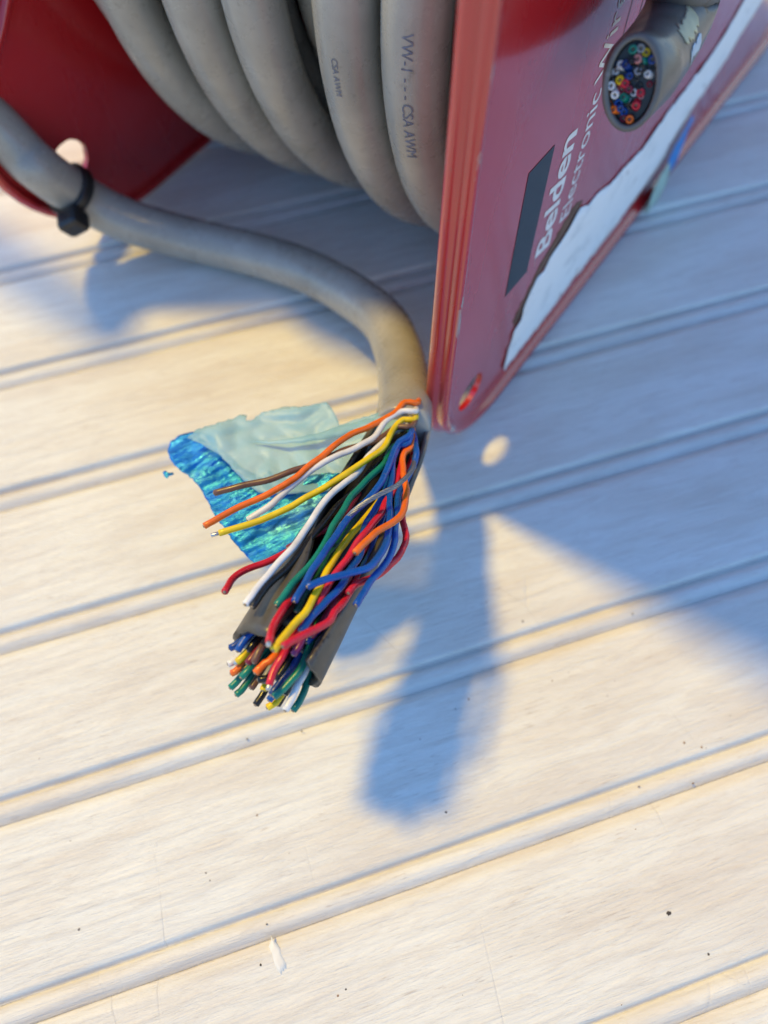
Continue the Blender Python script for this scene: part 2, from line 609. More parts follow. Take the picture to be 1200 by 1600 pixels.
def rounded_path(s, seg=14, cut=False):
    """rounded rectangle inset by s; list of (a, z)"""
    r = max((50.0 if cut else CR) - s, 2.0)
    c = [(AL+s+r, ZB+s+r, 180), (AR-s-r, ZB+s+r, 270), (AR-s-r, ZT-s-r, 0), (AL+s+r, ZT-s-r, 90)]
    P = []
    if cut:          # unseen upper front corner cut away to let sunlight onto the board
        c[3:] = []
    for (x, y, a0) in c:
        for k in range(seg+1):
            t = R(a0 + 90*k/seg)
            P.append((x + r*math.cos(t), y + r*math.sin(t)))
    if cut:
        P += [(60.0+s, ZT-s), (34.0+s, ZT-s-3), (27.0+s, 170.0), (22.0+s, 130.0), (15.0+s*0.95, 102.0-s*0.3), (5.0+s*0.85, 82.0-s*0.5), (-6.0+s*0.8, 70.0-s*0.6), (-16.0+s*0.8, 61.0-s*0.6), (-22.5+s*0.85, 56.0-s*0.5), (AL+s, 51.5-s*0.1)]
    return P


# (inset, m outward, ridge) from the outer face over the lip and the curled bead to the inner face
PROF = [(6.5, -1.20, 0), (5.3, -1.16, 0), (4.5, -0.85, 0), (3.9, -0.25, 0), (3.3, 0.40, .3), (2.6, 0.85, 1), (1.9, 0.88, .8), (1.25, 0.50, 0), (0.9, -0.1, 0), (0.9, -0.7, 0),
        (1.1, -1.15, 0), (1.1, -1.5, 0), (0.85, -1.85, 0), (0.35, -2.25, 0), (0.0, -2.9, 0), (-0.05, -3.6, 0), (0.2, -4.3, .3), (0.8, -4.85, .3), (1.5, -5.0, 0), (2.2, -4.75, 0),
        (2.7, -4.2, 0), (2.9, -3.5, 0), (3.4, -2.98, 0), (4.4, -2.80, 0), (6.5, -2.75, 0)]


def make_flange(m0, sgn, da, cut=False):
    """m0: plane of the flange, sgn +1 outer side towards +NN; returns part with its sub-parts"""
    def W(a, m, z): return fl(a, m0 + sgn*m, z, da)
    # sheet with holes
    outer = rounded_path(6.5, 14, cut)
    holes = [(hx + (8.5 if cut and hx < 0 else 0), hz + (7.5 if cut and hz < 50 else 0), hr*(1.15 if cut and hz < 50 else 1)) for hx, hz, hr in HOLES if not (cut and hx < 0 and hz > 100)]
    circ = [[(hx+hr*math.cos(2*math.pi*k/28), hz+hr*math.sin(2*math.pi*k/28)) for k in range(28)] for hx, hz, hr in holes]
    pts = [Vector(p) for p in outer]
    loops = [list(range(len(outer)))]
    for c_ in circ:
        loops.append(list(range(len(pts), len(pts)+28)))
        pts += [Vector(p) for p in c_]
    edges = [(l[i], l[(i+1) % len(l)]) for l in loops for i in range(len(l))]
    res = delaunay_2d_cdt(pts, edges, [], 0, 1e-5)
    V2, tris = res[0], res[2]
    keep = []
    for tr in tris:
        cx_ = sum(V2[i].x for i in tr)/3; cz_ = sum(V2[i].y for i in tr)/3
        if all(math.hypot(cx_-hx, cz_-hz) > hr*0.98 for hx, hz, hr in holes):
            keep.append(tuple(tr))
    nv = len(V2)
    verts = [W(v.x, -1.20, v.y) for v in V2] + [W(v.x, -2.75, v.y) for v in V2]
    faces = [t_ if sgn > 0 else t_[::-1] for t_ in keep] + [tuple(nv+i for i in (t_[::-1] if sgn > 0 else t_)) for t_ in keep]
    idx = {}
    for i, ol in enumerate(res[3]):
        for o_ in ol: idx[o_] = i
    for l in loops[1:]:
        for i in range(28):
            a_, b_ = idx[l[i]], idx[l[(i+1) % 28]]
            faces.append((a_, b_, nv+b_, nv+a_))
    part = obj('flange', verts, faces, RED, spool, smooth=False)
    # curled rim
    paths = [rounded_path(s, 14, cut) for s, m, r in PROF]
    n = len(paths[0])
    verts, faces, rv = [], [], []
    for (s, m, r), P in zip(PROF, paths):
        for a, z in P:
            verts.append(W(a, m, z)); rv.append(float(r) if a < AL+9 and z > 14 else 0.0)
    for i in range(len(PROF)-1):
        for k in range(n):
            a, b = i*n+k, i*n+(k+1) % n
            faces.append((a, b, b+n, a+n) if sgn > 0 else (a, a+n, b+n, b))
    o = obj('rim', verts, faces, RED, part)
    at_ = o.data.attributes.new('ridge', 'FLOAT', 'POINT')
    at_.data.foreach_set('value', rv)
    return part


flange_r = make_flange(0.0, 1, 0.0)
flange_r['label'] = 'red flange with white lettering and torn label'
flange_l = make_flange(LM, -1, -12.0, True)
flange_l['label'] = 'red flange in shade behind the wound cable'
# drum between the flanges
dv, df = tube([fl(SPOOL_C[0], -3.2, SPOOL_C[1]+4), fl(SPOOL_C[0], LM+3.2, SPOOL_C[1]+4)], 72, 48, True, 0.0)
obj('drum', dv, df, KRAFT, spool)


def text_mesh(body, size, bold=0.0, shear=0.0, space=1.0):
    cu = bpy.data.curves.new('t', 'FONT')
    cu.body = body
    cu.size = size
    cu.offset = bold
    cu.shear = shear
    cu.space_character = space
    cu.resolution_u = 4
    o = bpy.data.objects.new('t', cu)
    col.objects.link(o)
    bpy.context.view_layer.update()
    me = bpy.data.meshes.new_from_object(o.evaluated_get(bpy.context.evaluated_depsgraph_get()))
    V = [v.co.copy() for v in me.vertices]
    Fs = [tuple(p.vertices) for p in me.polygons]
    bpy.data.objects.remove(o)
    bpy.data.meshes.remove(me)
    return V, Fs


def letters_on_flange(name, body, size, a_base, z0, z1, mat, bold, shear):
    V, Fs = text_mesh(body, size, bold, shear)
    x0, x1 = min(v.x for v in V), max(v.x for v in V)
    k = (z1-z0)/(x1-x0)
    W = [fl(a_base - v.y, -1.12, z0 + (v.x-x0)*k) for v in V]
    return obj(name, W, Fs, mat, flange_r, smooth=False)


letters_on_flange('lettering', 'Belden', 10.4, 20.5, 45.0, 78.0, WHITE_INK, 0.24, 0.18)
letters_on_flange('lettering', 'Electronic Wire', 7.4, 29.0, 48.5, 102.0, WHITE_INK, 0.03, 0.10)
letters_on_flange('lettering', '/ / /', 5.0, 38.0, 96.0, 112.0, THIN_INK, -0.06, 0.35)
for (a0_, a1_, z0_, z1_) in ((33.2, 33.5, 88, 124), (39.5, 39.8, 88, 124)):
    obj('printed_line', [fl(a0_, -1.12, z0_), fl(a1_, -1.12, z0_), fl(a1_, -1.12, z1_), fl(a0_, -1.12, z1_)], [(0, 1, 2, 3)], THIN_INK, flange_r, False)
obj('printed_bar', [fl(0, -1.12, 45.6), fl(10.1, -1.12, 45.0), fl(10.1, -1.12, 80.3), fl(-0.2, -1.12, 80.5)], [(0, 1, 2, 3)], DARK_INK, flange_r, False)


def patch(outline, hfun, step, jitter=0.0, edge_step=None):
    """triangulated sheet inside a 2D outline; hfun maps (x, y) to a world point"""
    P = []
    n = len(outline)
    es = edge_step or step
    for i in range(n):
        a, b = Vector(outline[i]), Vector(outline[(i+1) % n])
        k = max(1, int((b-a).length/es))
        for j in range(k):
            q = a + (b-a)*(j/k)
            if j: q += Vector((random.uniform(-1, 1), random.uniform(-1, 1)))*jitter
            P.append(q)
    nb = len(P)
    xs = [p[0] for p in P]; ys = [p[1] for p in P]

    def inside(x, y):
        c = False
        for i in range(nb):
            (x1, y1), (x2, y2) = P[i], P[(i+1) % nb]
            if (y1 > y) != (y2 > y) and x < (x2-x1)*(y-y1)/(y2-y1)+x1: c = not c
        return c
    pts = [Vector(p) for p in P]
    y = min(ys); row = 0
    while y < max(ys):
        x = min(xs) + (step/2 if row % 2 else 0)
        while x < max(xs):
            if inside(x, y) and min((Vector((x, y))-p).length for p in P) > step*0.55:
                pts.append(Vector((x, y)) + Vector((random.uniform(-.25, .25), random.uniform(-.25, .25)))*step)
            x += step
        y += step*0.866; row += 1
    r = delaunay_2d_cdt(pts, [], [list(range(nb))], 1, 1e-4)
    return [hfun(v.x, v.y) for v in r[0]], [tuple(f) for f in r[2]]


def thick(o, t):
    md = o.modifiers.new('thickness', 'SOLIDIFY')
    md.thickness = t*U
    md.offset = 0
    return o


# torn label along the foot of the flange, coordinates (a, z) on the face
lab = [(9.0, 7.8), (7.8, 10), (8.2, 16), (9.6, 24), (12.5, 25.5), (13.0, 31), (17.5, 36.5), (21, 36), (24.5, 39.5), (30, 41.2), (36, 45), (41, 42), (48, 41.5), (58, 38.5), (66, 38), (75, 36), (84, 38.6),
       (96, 40), (108, 40.6), (120, 42.5), (131, 49.5), (150, 58), (170, 60), (171, 46), (160, 39), (146, 32), (132, 26), (118, 23), (108, 20), (102, 14), (90, 11), (70, 9.6), (50, 9.2), (30, 8.4), (17, 8.2), (12, 7.8)]
lv, lf = patch(lab, lambda a, z: fl(a, -0.80 + 0.34*noise.noise(Vector((a*.09, z*.09, 0))) + 0.22*noise.noise(Vector((a*.3, z*.3, 5))), z), 3.0, 0.55, 1.5)
thick(obj('torn_label', lv, lf, LABEL, flange_r), 0.16)
glue = [(9.6, 25), (8, 29), (13, 35), (17, 40), (22, 43), (27, 47), (33, 49), (37, 46.5), (34, 43), (27, 39.5), (22, 37), (17, 35.5), (13.4, 31), (13, 26)]
gv, gf = patch(glue, lambda a, z: fl(a, -1.16, z), 3, 0.6, 1.2)
thick(obj('adhesive_stain', gv, gf, GLUE, flange_r), 0.06)
# coloured tape scraps stuck over the lip
b1 = [(103, 7.5), (108, 5.0), (114, 7.0), (117, 13), (119, 19), (116, 22), (111, 18), (106, 14)]
bv, bf = patch(b1, lambda a, z: fl(a, 0.4 + 0.9*math.exp(-((z-6)/6)**2) + 0.2*noise.noise(Vector((a*.2, z*.2, 3))), z), 2, 0.4, 1.5)
thick(obj('tape_scrap', bv, bf, BLUE_BIT, flange_r), 0.15)['label'] = 'bright blue tape scrap'
b2 = [(92, 2.0), (97, -0.5), (102, 0.5), (105, 4), (106, 9), (103, 14), (98, 13), (94, 8)]
bv, bf = patch(b2, lambda a, z: fl(a, 1.6 + 1.1*math.exp(-((z-3)/5)**2) + 0.3*noise.noise(Vector((a*.2, z*.2, 8))), max(z, 0.2)), 2, 0.4, 1.5)
thick(obj('tape_scrap', bv, bf, GREEN_BIT, flange_r), 0.2)['label'] = 'pale green tape scrap'

# ------------------------------------------------------------------ the cable
cable = tag(empty('multi_conductor_cable', at(300, 372, 0)), 'thick grey cable wound on the red spool with its coloured wires fanned out', 'cable')
TC = (105.0, 100.0)
turns = [(-30.0, 101.5), (-46.0, 103.5), (-71.5, 103.0), (-87.5, 104.5), (-108.0, 107.0), (-13.5, 101.0), (-122.5, 101.0)]


def turn_point(m, rc, th, tilt=3.0):
    w_ = 0.8*math.sin(2*th + m) + 0.5*math.sin(3*th+m*2)
    return fl(TC[0] + (rc+w_)*math.cos(th), m + tilt*math.sin(th)*0.5, TC[1] + (rc+w_)*math.sin(th))


for i, (m, rc) in enumerate(turns):
    P = [turn_point(m, rc, 2*math.pi*k/110) for k in range(111)]
    v, f = tube(P, 6.75, 20, False)
    obj('turn', v, f, JACKET, cable)
# an under-layer fills the gaps between the turns
for m, rc in ((-22, 90), (-38, 90), (-52, 86), (-66, 86), (-80, 90), (-98, 90), (-115, 90)):
    v, f = tube([turn_point(m, rc, 2*math.pi*k/80) for k in range(81)], 6.6, 14, False)
    obj('turn', v, f, JACKET, cable)


def print_on_turn(body, size, m, rc, th0, phi0, mat):
    """lettering wrapped on a turn; th0 start angle (runs towards growing th), phi0 position round the tube"""
    V, Fs = text_mesh(body, size, 0.0)
    W = []
    for v in V:
        th = th0 + v.x/(rc+6.8)
        c = turn_point(m, rc, th)
        ph = phi0 + v.y/6.8
        rad = (fl(TC[0] + math.cos(th), 0, TC[1] + math.sin(th)) - fl(TC[0], 0, TC[1])).normalized()
        W.append(c + (rad*math.cos(ph) + NN*math.sin(ph))*6.83)
    return obj('printing', W, Fs, mat, cable, False)


print_on_turn('VW-1 - - - CSA AWM', 3.2, turns[0][0], turns[0][1], R(180), R(10), INK)
print_on_turn('CSA AWM', 2.0, turns[1][0], turns[1][1], R(186), R(4), INK)

# loose tail that runs over the board and up round the flange edge
tail_pts = [fl(-20, -440, 6.4), fl(-26, -400, 22), fl(-32, -350, 96), fl(-38, -290, 168), fl(-41, -235, 182), fl(-41, -192, 150), fl(-40, -165, 102), at(0, 203, 47), at(60, 262, 37), at(130, 310, 23), at(200, 345, 15), at(300, 374, 8.5), at(400, 398, 8), at(480, 424, 10),  # unseen far stretch arched high so its shadow stays faint
            at(550, 462, 14), at(600, 503, 17), at(622, 550, 20), at(631, 598, 26), at(633, 635, 32.5), at(628, 672, 36.5)]
tailP = catmull(tail_pts, 2.2)
v, f = tube(tailP, 6.4, 26, True, 0.05)
obj('loose_tail', v, f, JACKET, cable)

# the slit jacket: a tube opened along its top
ax_pts = [at(633, 632, 32), at(630, 662, 35.5), at(618, 694, 38.5), at(600, 730, 41), at(560, 806, 44.5), at(510, 894, 47.5), at(470, 966, 49.5), at(433, 1030, 50.5)]
axP = catmull(ax_pts, 1.5)
FRX = frames(axP)


def lerp_tab(tab, t):
    for (t0, v0), (t1, v1) in zip(tab, tab[1:]):
        if t <= t1: return v0 + (v1-v0)*max(0, (t-t0))/(t1-t0)
    return tab[-1][1]


def jacket_frame(i):
    T, x, y = FRX[i]
    upv = (CAM - axP[i])
    upv = (upv - T*upv.dot(T)).normalized()
    rt = T.cross(upv).normalized()
    if rt.dot(RT) < 0: rt = -rt
    return T, rt, upv


RJ = [(0, 6.25), (0.07, 6.45), (0.2, 6.9), (0.45, 7.6), (0.75, 8.6), (1, 9.0)]
GL = [(0, -10), (0.05, 20), (0.13, 82), (0.45, 84), (0.62, 60), (0.78, 30), (1, 20)]         # slit edge on the left, degrees from straight up
GR = [(0, 14), (0.06, 72), (0.2, 74), (0.5, 58), (0.8, 43), (1, 33)]          # slit edge on the right
verts, faces = [], []
NS = 40
nn_ = len(axP)
for i in range(nn_):
    t = i/(nn_-1)
    T, rt, upv = jacket_frame(i)
    r1 = lerp_tab(RJ, t); r0 = r1 - 1.25
    g0, g1 = R(lerp_tab(GR, t)), R(360 - lerp_tab(GL, t))
    wob = 0.9*noise.noise(Vector((t*9, 0, 0)))
    ring = []
    for k in range(NS+1):
        a = g0 + (g1-g0)*k/NS
        rr = r1*(1 + 0.02*math.sin(3*a+t*8))
        ring.append(axP[i] + rt*(math.sin(a)*rr) + upv*(math.cos(a)*rr))
    for k in range(NS, -1, -1):
        a = g0 + (g1-g0)*k/NS
        ring.append(axP[i] + rt*(math.sin(a)*r0) + upv*(math.cos(a)*r0))
    if i == nn_-1:
        ring = [q + T*(0.8*noise.noise(q*0.45)+0.35*noise.noise(q*1.6)) for q in ring]
    verts += ring
L_ = 2*(NS+1)
for i in range(nn_-1):
    for k in range(L_):
        a, b = i*L_+k, i*L_+(k+1) % L_
        faces.append((a, a+L_, b+L_, b))
for base, flip in ((0, False), ((nn_-1)*L_, True)):
    for k in range(NS):
        q = (base+k, base+k+1, base+L_-2-k, base+L_-1-k)
        faces.append(q[::-1] if flip else q)
obj('slit_jacket', verts, faces, OLDJACKET, cable)['label'] = 'grey jacket slit open lengthwise over the wires'

core = [axP[i] - jacket_frame(i)[2]*(lerp_tab(RJ, i/(nn_-1))*0.34) for i in range(0, nn_-3, 2)]
cv_, cf_ = tube(core, lambda t: 4.3 + 1.5*t, 18, True)
obj('dark_core', cv_, cf_, BLACKP, cable)  # black tube added to darken the gaps between the wires

# ---- wires: colour, photo pixels along the wire, heights at start / middle / end
ROOT = [(634, 612, 29.0)]
WR = 0.67


def kink(C):
    sd_ = random.uniform(0, 99)
    return [q + Vector((noise.noise(q*0.22 + Vector((sd_, 0, 0))), noise.noise(q*0.22 + Vector((0, sd_, 0))), noise.noise(q*0.22 + Vector((0, 0, sd_)))))*0.26
            + Vector((noise.noise(q*0.6 + Vector((sd_, 3, 0))), noise.noise(q*0.6 + Vector((7, sd_, 0))), 0))*0.05 for q in C]


def rise(y):
    """the bundle lifts off the board from its root towards its tip"""
    return -4.0 + 7.0*min(1.0, max(0.0, (y-660)/340.0))




def wire(colour, px, h0, hm, h1, root=True, tip=None, rad=WR):
    n = len(px)
    P = []
    if root:
        P.append(at(*ROOT[0]) + Vector((random.uniform(-2, 2), 0, random.uniform(-2, 2))))
    for i, (x, y) in enumerate(px):
        t = i/(n-1)
        h = h0 + (hm-h0)*min(1, t*2) if t < .5 else hm + (h1-hm)*(t-.5)*2
        P.append(at(x, y, h + rise(y)))
    C = kink(catmull(P, 0.9))
    v, f = tube(C, rad, 12, True, 0.15)
    o = obj('wire', v, f, WC[colour], cable)
    T = (C[-1]-C[-2]).normalized()
    r_ = rad*0.46
    ln = tip if tip else 0.16
    cv, cf = tube([C[-1]-T*0.3, C[-1]+T*(ln+rad*0.15)], r_ if not tip else rad*0.62, 10, True, 0.1)
    obj('conductor', cv, cf, STEEL if tip else COPPER, o)
    return o


W = wire
# the fan on the left
W('orange', [(653, 629), (633, 629), (614, 647), (579, 665), (539, 684), (500, 714), (461, 747), (418, 772), (367, 796), (320, 822)], 45, 50.5, 49)
W('white', [(651, 641), (626, 643), (602, 659), (583, 684), (551, 702), (512, 719), (473, 745), (441, 772), (414, 796), (388, 813)], 46, 50, 47.5)
W('yellow', [(649, 653), (630, 655), (614, 670), (606, 688), (594, 704), (567, 723), (528, 749), (485, 774), (442, 798), (395, 817), (342, 833)], 46, 51.5, 49.5, tip=1.5)
W('brown', [(648, 661), (620, 668), (594, 684), (570, 694), (540, 704), (520, 713), (457, 737), (414, 751), (367, 761), (335, 769)], 47, 49, 46)
W('white', [(640, 658), (614, 676), (600, 690), (578, 712), (558, 738), (539, 754), (520, 769), (500, 792), (481, 823), (461, 851), (438, 878), (410, 909), (384, 945)], 45, 53, 58)
W('black', [(636, 676), (605, 704), (575, 742), (545, 775), (520, 800), (497, 828), (470, 862), (446, 890), (418, 915), (394, 948)], 44.5, 53, 58)
W('green', [(640, 680), (612, 700), (598, 728), (563, 760), (539, 792), (520, 822), (510, 845), (495, 870), (465, 905), (432, 944)], 46, 54, 57)
W('blue', [(643, 673), (622, 694), (610, 721), (594, 757), (571, 784), (543, 811), (520, 843), (500, 874), (477, 909), (461, 940)], 47.5, 55.5, 58)
W('blue', [(642, 684), (622, 698), (614, 720), (612, 747), (608, 772), (608, 797), (608, 815), (607, 835), (600, 857), (587, 877), (573, 887), (547, 895), (513, 903), (480, 916)], 47, 54.5, 59.5)
W('blue', [(649, 690), (647, 722), (642, 737), (634, 751), (625, 768), (620, 790), (618, 822), (617, 847), (607, 873), (593, 890), (580, 907), (567, 927), (555, 945)], 46, 52.5, 56.5)
W('blue', [(641, 690), (618, 702), (606, 752), (600, 772), (583, 800), (573, 817), (567, 835), (562, 866), (550, 883), (543, 897), (537, 910), (523, 927), (505, 945), (488, 963), (470, 985)], 46, 54, 57)
W('red', [(643, 692), (633, 703), (627, 722), (622, 747), (614, 770), (603, 785), (595, 802), (583, 818), (570, 833), (558, 848), (545, 868), (532, 885), (520, 902), (510, 918), (500, 935), (482, 965), (465, 998)], 46, 55.5, 56)
W('yellow', [(628, 720), (604, 764), (590, 786), (577, 802), (565, 817), (550, 833), (535, 853), (522, 873), (510, 893), (502, 912), (493, 928), (485, 945), (476, 959), (460, 976), (443, 997), (428, 1016)], 44.5, 55, 60)
W('orange', [(645, 688), (631, 710), (630, 737), (634, 765), (634, 785), (632, 797), (625, 808), (607, 820), (588, 833), (570, 847), (554, 863)], 46, 55, 59.5)
W('red', [(646, 700), (634, 745), (628, 790), (629, 812), (633, 827), (633, 847), (625, 865), (613, 878), (600, 892), (583, 902), (568, 908), (555, 914), (545, 925)], 44, 50.5, 56)
W('red', [(590, 860), (566, 895), (552, 915), (542, 932), (535, 943), (522, 957), (517, 968), (498, 980), (478, 991), (457, 1002), (442, 1010)], 48, 56, 61, root=False)
W('red', [(500, 872), (478, 905), (462, 928), (449, 943), (441, 954), (433, 968), (425, 986), (421, 1002)], 50, 57, 61, root=False, tip=0.9)
W('maroon', [(560, 770), (540, 800), (516, 821), (496, 833), (473, 843), (450, 856)], 48, 52, 54, root=False)
W('darkgreen', [(560, 800), (530, 847), (513, 867), (502, 888), (493, 905), (476, 930), (463, 955)], 48, 51, 52.5, root=False)
W('red', [(500, 830), (450, 862), (398, 886), (375, 896), (360, 908), (350, 924)], 46, 50, 55, root=False)
W('darkblue', [(610, 780), (590, 830), (575, 870), (556, 905), (530, 945), (505, 975), (480, 1003)], 46, 50, 52, root=False)
W('maroon', [(600, 800), (572, 852), (556, 880), (545, 905), (530, 930), (506, 968), (486, 995)], 46, 51, 53, root=False)
for k in range(9):       # dark wires still lying in the jacket
    s = -26 + 7.4*k
    W('black', [(628+s*.10, 705+s*.05), (585+s*.55, 770+s*.3), (545+s*.8, 842+s*.45), (505+s*.85, 912+s*.5), (468+s*.85, 972+s*.5), (446+s*.8, 1004+s*.45)], 42, 46.5 + 2.5*math.sin(k*2.1), 47 + 1.5*math.sin(k*3.3), root=False)
# the braided drain wire: three thin strands twisted together
dp = catmull([at(647, 712, 43), at(645, 733, 47), at(622, 757, 54.5), at(594, 772, 56), at(567, 788, 56), at(545, 806, 55), at(520, 838, 52), at(505, 862, 50)], 0.35)
dfm = frames(dp)
drain_v, drain_f = [], []
for j in range(7):
    q = []
    for i, p in enumerate(dp):
        a = i*0.20 + 2*math.pi*j/7
        q.append(p + dfm[i][1]*(math.cos(a)*0.33) + dfm[i][2]*(math.sin(a)*0.33))
    tv, tf = tube(q, 0.16, 6, True, 0.1)
    o_ = len(drain_v)
    drain_v += tv
    drain_f += [tuple(x+o_ for x in f_) for f_ in tf]
obj('drain_wire', drain_v, drain_f, plain('dull_tinned_strand', (0.30, 0.31, 0.32), 0.42, 0.9), cable)

# wires leaving the open end
axd = (axP[-1]-axP[-12]).normalized()


def end_wire(colour, px, h, dh=0.0, tip=None, back=16):
    n = len(px)
    P = [at(x, y, h + 3.0 + dh*i/(n-1)) for i, (x, y) in enumerate(px)]
    into = axP[-1] - axd*back
    # lead the wire back into the jacket
    P = [P[0]*0.35 + into*0.65 + (P[0]-axP[-1])*0.25] + P
    C = kink(catmull(P, 0.9))
    v, f = tube(C, WR, 12, True, 0.15)
    o = obj('wire', v, f, WC[colour], cable)
    T = (C[-1]-C[-2]).normalized()
    cv, cf = tube([C[-1]-T*0.3, C[-1]+T*((tip or 0.16)+WR*0.15)], WR*(0.6 if tip else 0.46), 10, True, 0.1)
    obj('conductor', cv, cf, STEEL if tip else COPPER, o)


EW = end_wire
EW('blue', [(394, 986), (381, 1000), (371, 1017)], 51)
EW('darkblue', [(378, 1000), (360, 1012)], 49.5)
EW('black', [(405, 994), (388, 1016)], 49.5)
EW('yellow', [(384, 1019), (371, 1032)], 47.5, tip=0.5)
EW('white', [(372, 1026), (357, 1037)], 45.5)
EW('orange', [(380, 1038), (362, 1052)], 46)
EW('green', [(388, 1046), (377, 1058)], 46.5)
EW('green', [(378, 1055), (360, 1075)], 44)
EW('green', [(386, 1067), (369, 1085)], 43)
EW('brown', [(413, 1003), (398, 1034)], 51.5)
EW('maroon', [(402, 1016), (387, 1036)], 49)
EW('orange', [(429, 1024), (414, 1035), (400, 1050)], 51)
EW('red', [(446, 1016), (430, 1043), (421, 1069)], 52, tip=0.9)
EW('yellow', [(418, 1063), (411, 1078)], 45)
EW('black', [(416, 1075), (400, 1101)], 43)
EW('darkblue', [(463, 1033), (441, 1060), (424, 1084)], 48)
EW('blue', [(436, 1068), (420, 1093)], 44.5)
EW('green', [(475, 1035), (451, 1067), (429, 1088)], 49)
EW('yellow', [(440, 1085), (418, 1105)], 42)
EW('black', [(447, 1076), (433, 1101)], 41)
EW('white', [(482, 1037), (463, 1075), (446, 1108)], 47)
EW('green', [(481, 1058), (472, 1090), (458, 1110)], 42.5)
EW('violet', [(473, 1000), (458, 1022)], 52.5)
EW('brown', [(404, 1058), (392, 1074)], 44)
EW('black', [(430, 1050), (404, 1062)], 47)
EW('black', [(452, 1030), (432, 1062)], 48)
EW('black', [(398, 1030), (380, 1050)], 46)
EW('slate', [(424, 1046), (410, 1066)], 46)
EW('black', [(462, 1052), (445, 1085)], 44)

# ---- foil and film peeled out to the left
foil = [(262, 702), (266, 690), (280, 680), (298, 675), (316, 675), (333, 683), (344, 699), (360, 712), (378, 730), (400, 741), (401, 748), (410, 744), (421, 734), (427, 742), (452, 745), (490, 742), (515, 738), (545, 742), (575, 740),
        (560, 775), (530, 800), (505, 824), (482, 838), (462, 858), (447, 871), (428, 880), (405, 885), (388, 872), (366, 848), (352, 828), (336, 806), (322, 780), (314, 765), (301, 748), (285, 738), (272, 727), (265, 716)]


def foil_h(x, y):
    u, v = x*0.86 - y*0.5, x*0.5 + y*0.86
    h = 38.5 - (575-x)*0.028 + 0.9*math.sin(v/17) + 0.7*noise.noise(Vector((u/60, v/10, 0)))
    k = 1.0 if x > 335 or y > 730 else 0.35
    h += k*0.55*noise.noise(Vector((u/22, v/4.5, 4)))
    e = max(0, (300-x)/40)
    return at(x, y, h + 1.2*e)


pv, pf = patch(foil, foil_h, 4.0, 1.2, 4.0)
thick(obj('foil_shield', pv, pf, FOIL, cable), 0.05)['label'] = 'crinkled bright blue foil'
film = [(292, 684), (305, 672), (330, 664), (352, 658), (368, 652), (374, 648), (386, 649), (384, 657), (392, 657), (408, 645), (425, 640), (445, 635), (470, 636), (492, 631), (511, 628), (518, 637), (526, 652), (530, 664), (552, 656), (580, 648), (606, 643), (640, 640),
        (640, 660), (612, 690), (590, 720), (572, 748), (545, 762), (500, 768), (450, 772), (405, 770), (370, 740), (345, 712), (318, 696)]


def film_h(x, y):
    h = 38.5 - (640-x)*0.012 + 0.8*math.sin((x*0.7-y)/46) + 1.6*abs(noise.noise(Vector((x/46, y/30, 9))))
    return at(x, y, h)


pv, pf = patch(film, film_h, 5.5, 1.3, 5.0)
thick(obj('clear_film', pv, pf, FILM, cable), 0.05)['label'] = 'pale blue translucent film'
fold = [(392, 690), (420, 694), (470, 692), (520, 684), (560, 674), (600, 660), (604, 648), (570, 655), (535, 664), (500, 676), (450, 686)]
pv, pf = patch(fold, lambda x, y: at(x, y, 39.6 - (604-x)*0.012 + 0.5*math.sin(x/23)), 8, 0.8, 6)
thick(obj('film_fold', pv, pf, FILM, cable), 0.05)
fleck = [(254, 738), (258, 735), (264, 739), (270, 738), (272, 741), (264, 744), (261, 748), (257, 745)]
pv, pf = patch(fleck, lambda x, y: at(x, y, 30.5), 4, 0.5, 4)
thick(obj('foil_fleck', pv, pf, FOIL, cable), 0.08)

# ---- the other end of the cable, standing out over the flange face


def onface(x, y, m):
    d = FW*F_PX + RT*(x-600) - UP*(y-800)
    t = ((A0 + NN*m - CAM).dot(NN))/d.dot(NN)
    return CAM + d*t


st_pts = [onface(987, 131, 13.0), onface(1012, 100, 11.5), onface(1037, 65, 10), onface(1060, 22, 9), onface(1073, -30, 8.2), onface(1078, -95, 7.5), fl(34, 7.2, 150), fl(42, 7.0, 185)]
stP = catmull(st_pts, 1.5)
Fst = frames(stP)
e_c = stP[0]
e_n = ((CAM - e_c).normalized()*0.80 - (stP[3]-stP[0]).normalized()*0.55).normalized()
e_maj = (UP*1.0 + RT*0.16)
e_maj = (e_maj - e_n*e_maj.dot(e_n)).normalized()
e_min = e_maj.cross(e_n)
if e_min.dot(RT) < 0: e_min = -e_min
SEG = 30
RS = 6.4
dep0 = (e_c-CAM).dot(FW)
MAJ, MIN = 66.0*dep0/F_PX*1.05, 45.5*dep0/F_PX
tan0 = (stP[1]-stP[0]).normalized()


def ring_face(scale, off=0.0):
    return [e_c + e_n*off + e_min*(math.cos(2*math.pi*k/SEG)*(MIN-RS*(1-scale))) + e_maj*(math.sin(2*math.pi*k/SEG)*(MAJ-RS*(1-scale))) for k in range(SEG)]


def ring_tube(i):
    # phase-aligned with the end face
    T = Fst[i][0]
    x = (e_min - T*e_min.dot(T)).normalized()
    y = (e_maj - T*e_maj.dot(T)); y = (y - x*y.dot(x)).normalized()
    return [stP[i] + x*(math.cos(2*math.pi*k/SEG)*RS) + y*(math.sin(2*math.pi*k/SEG)*RS) for k in range(SEG)]


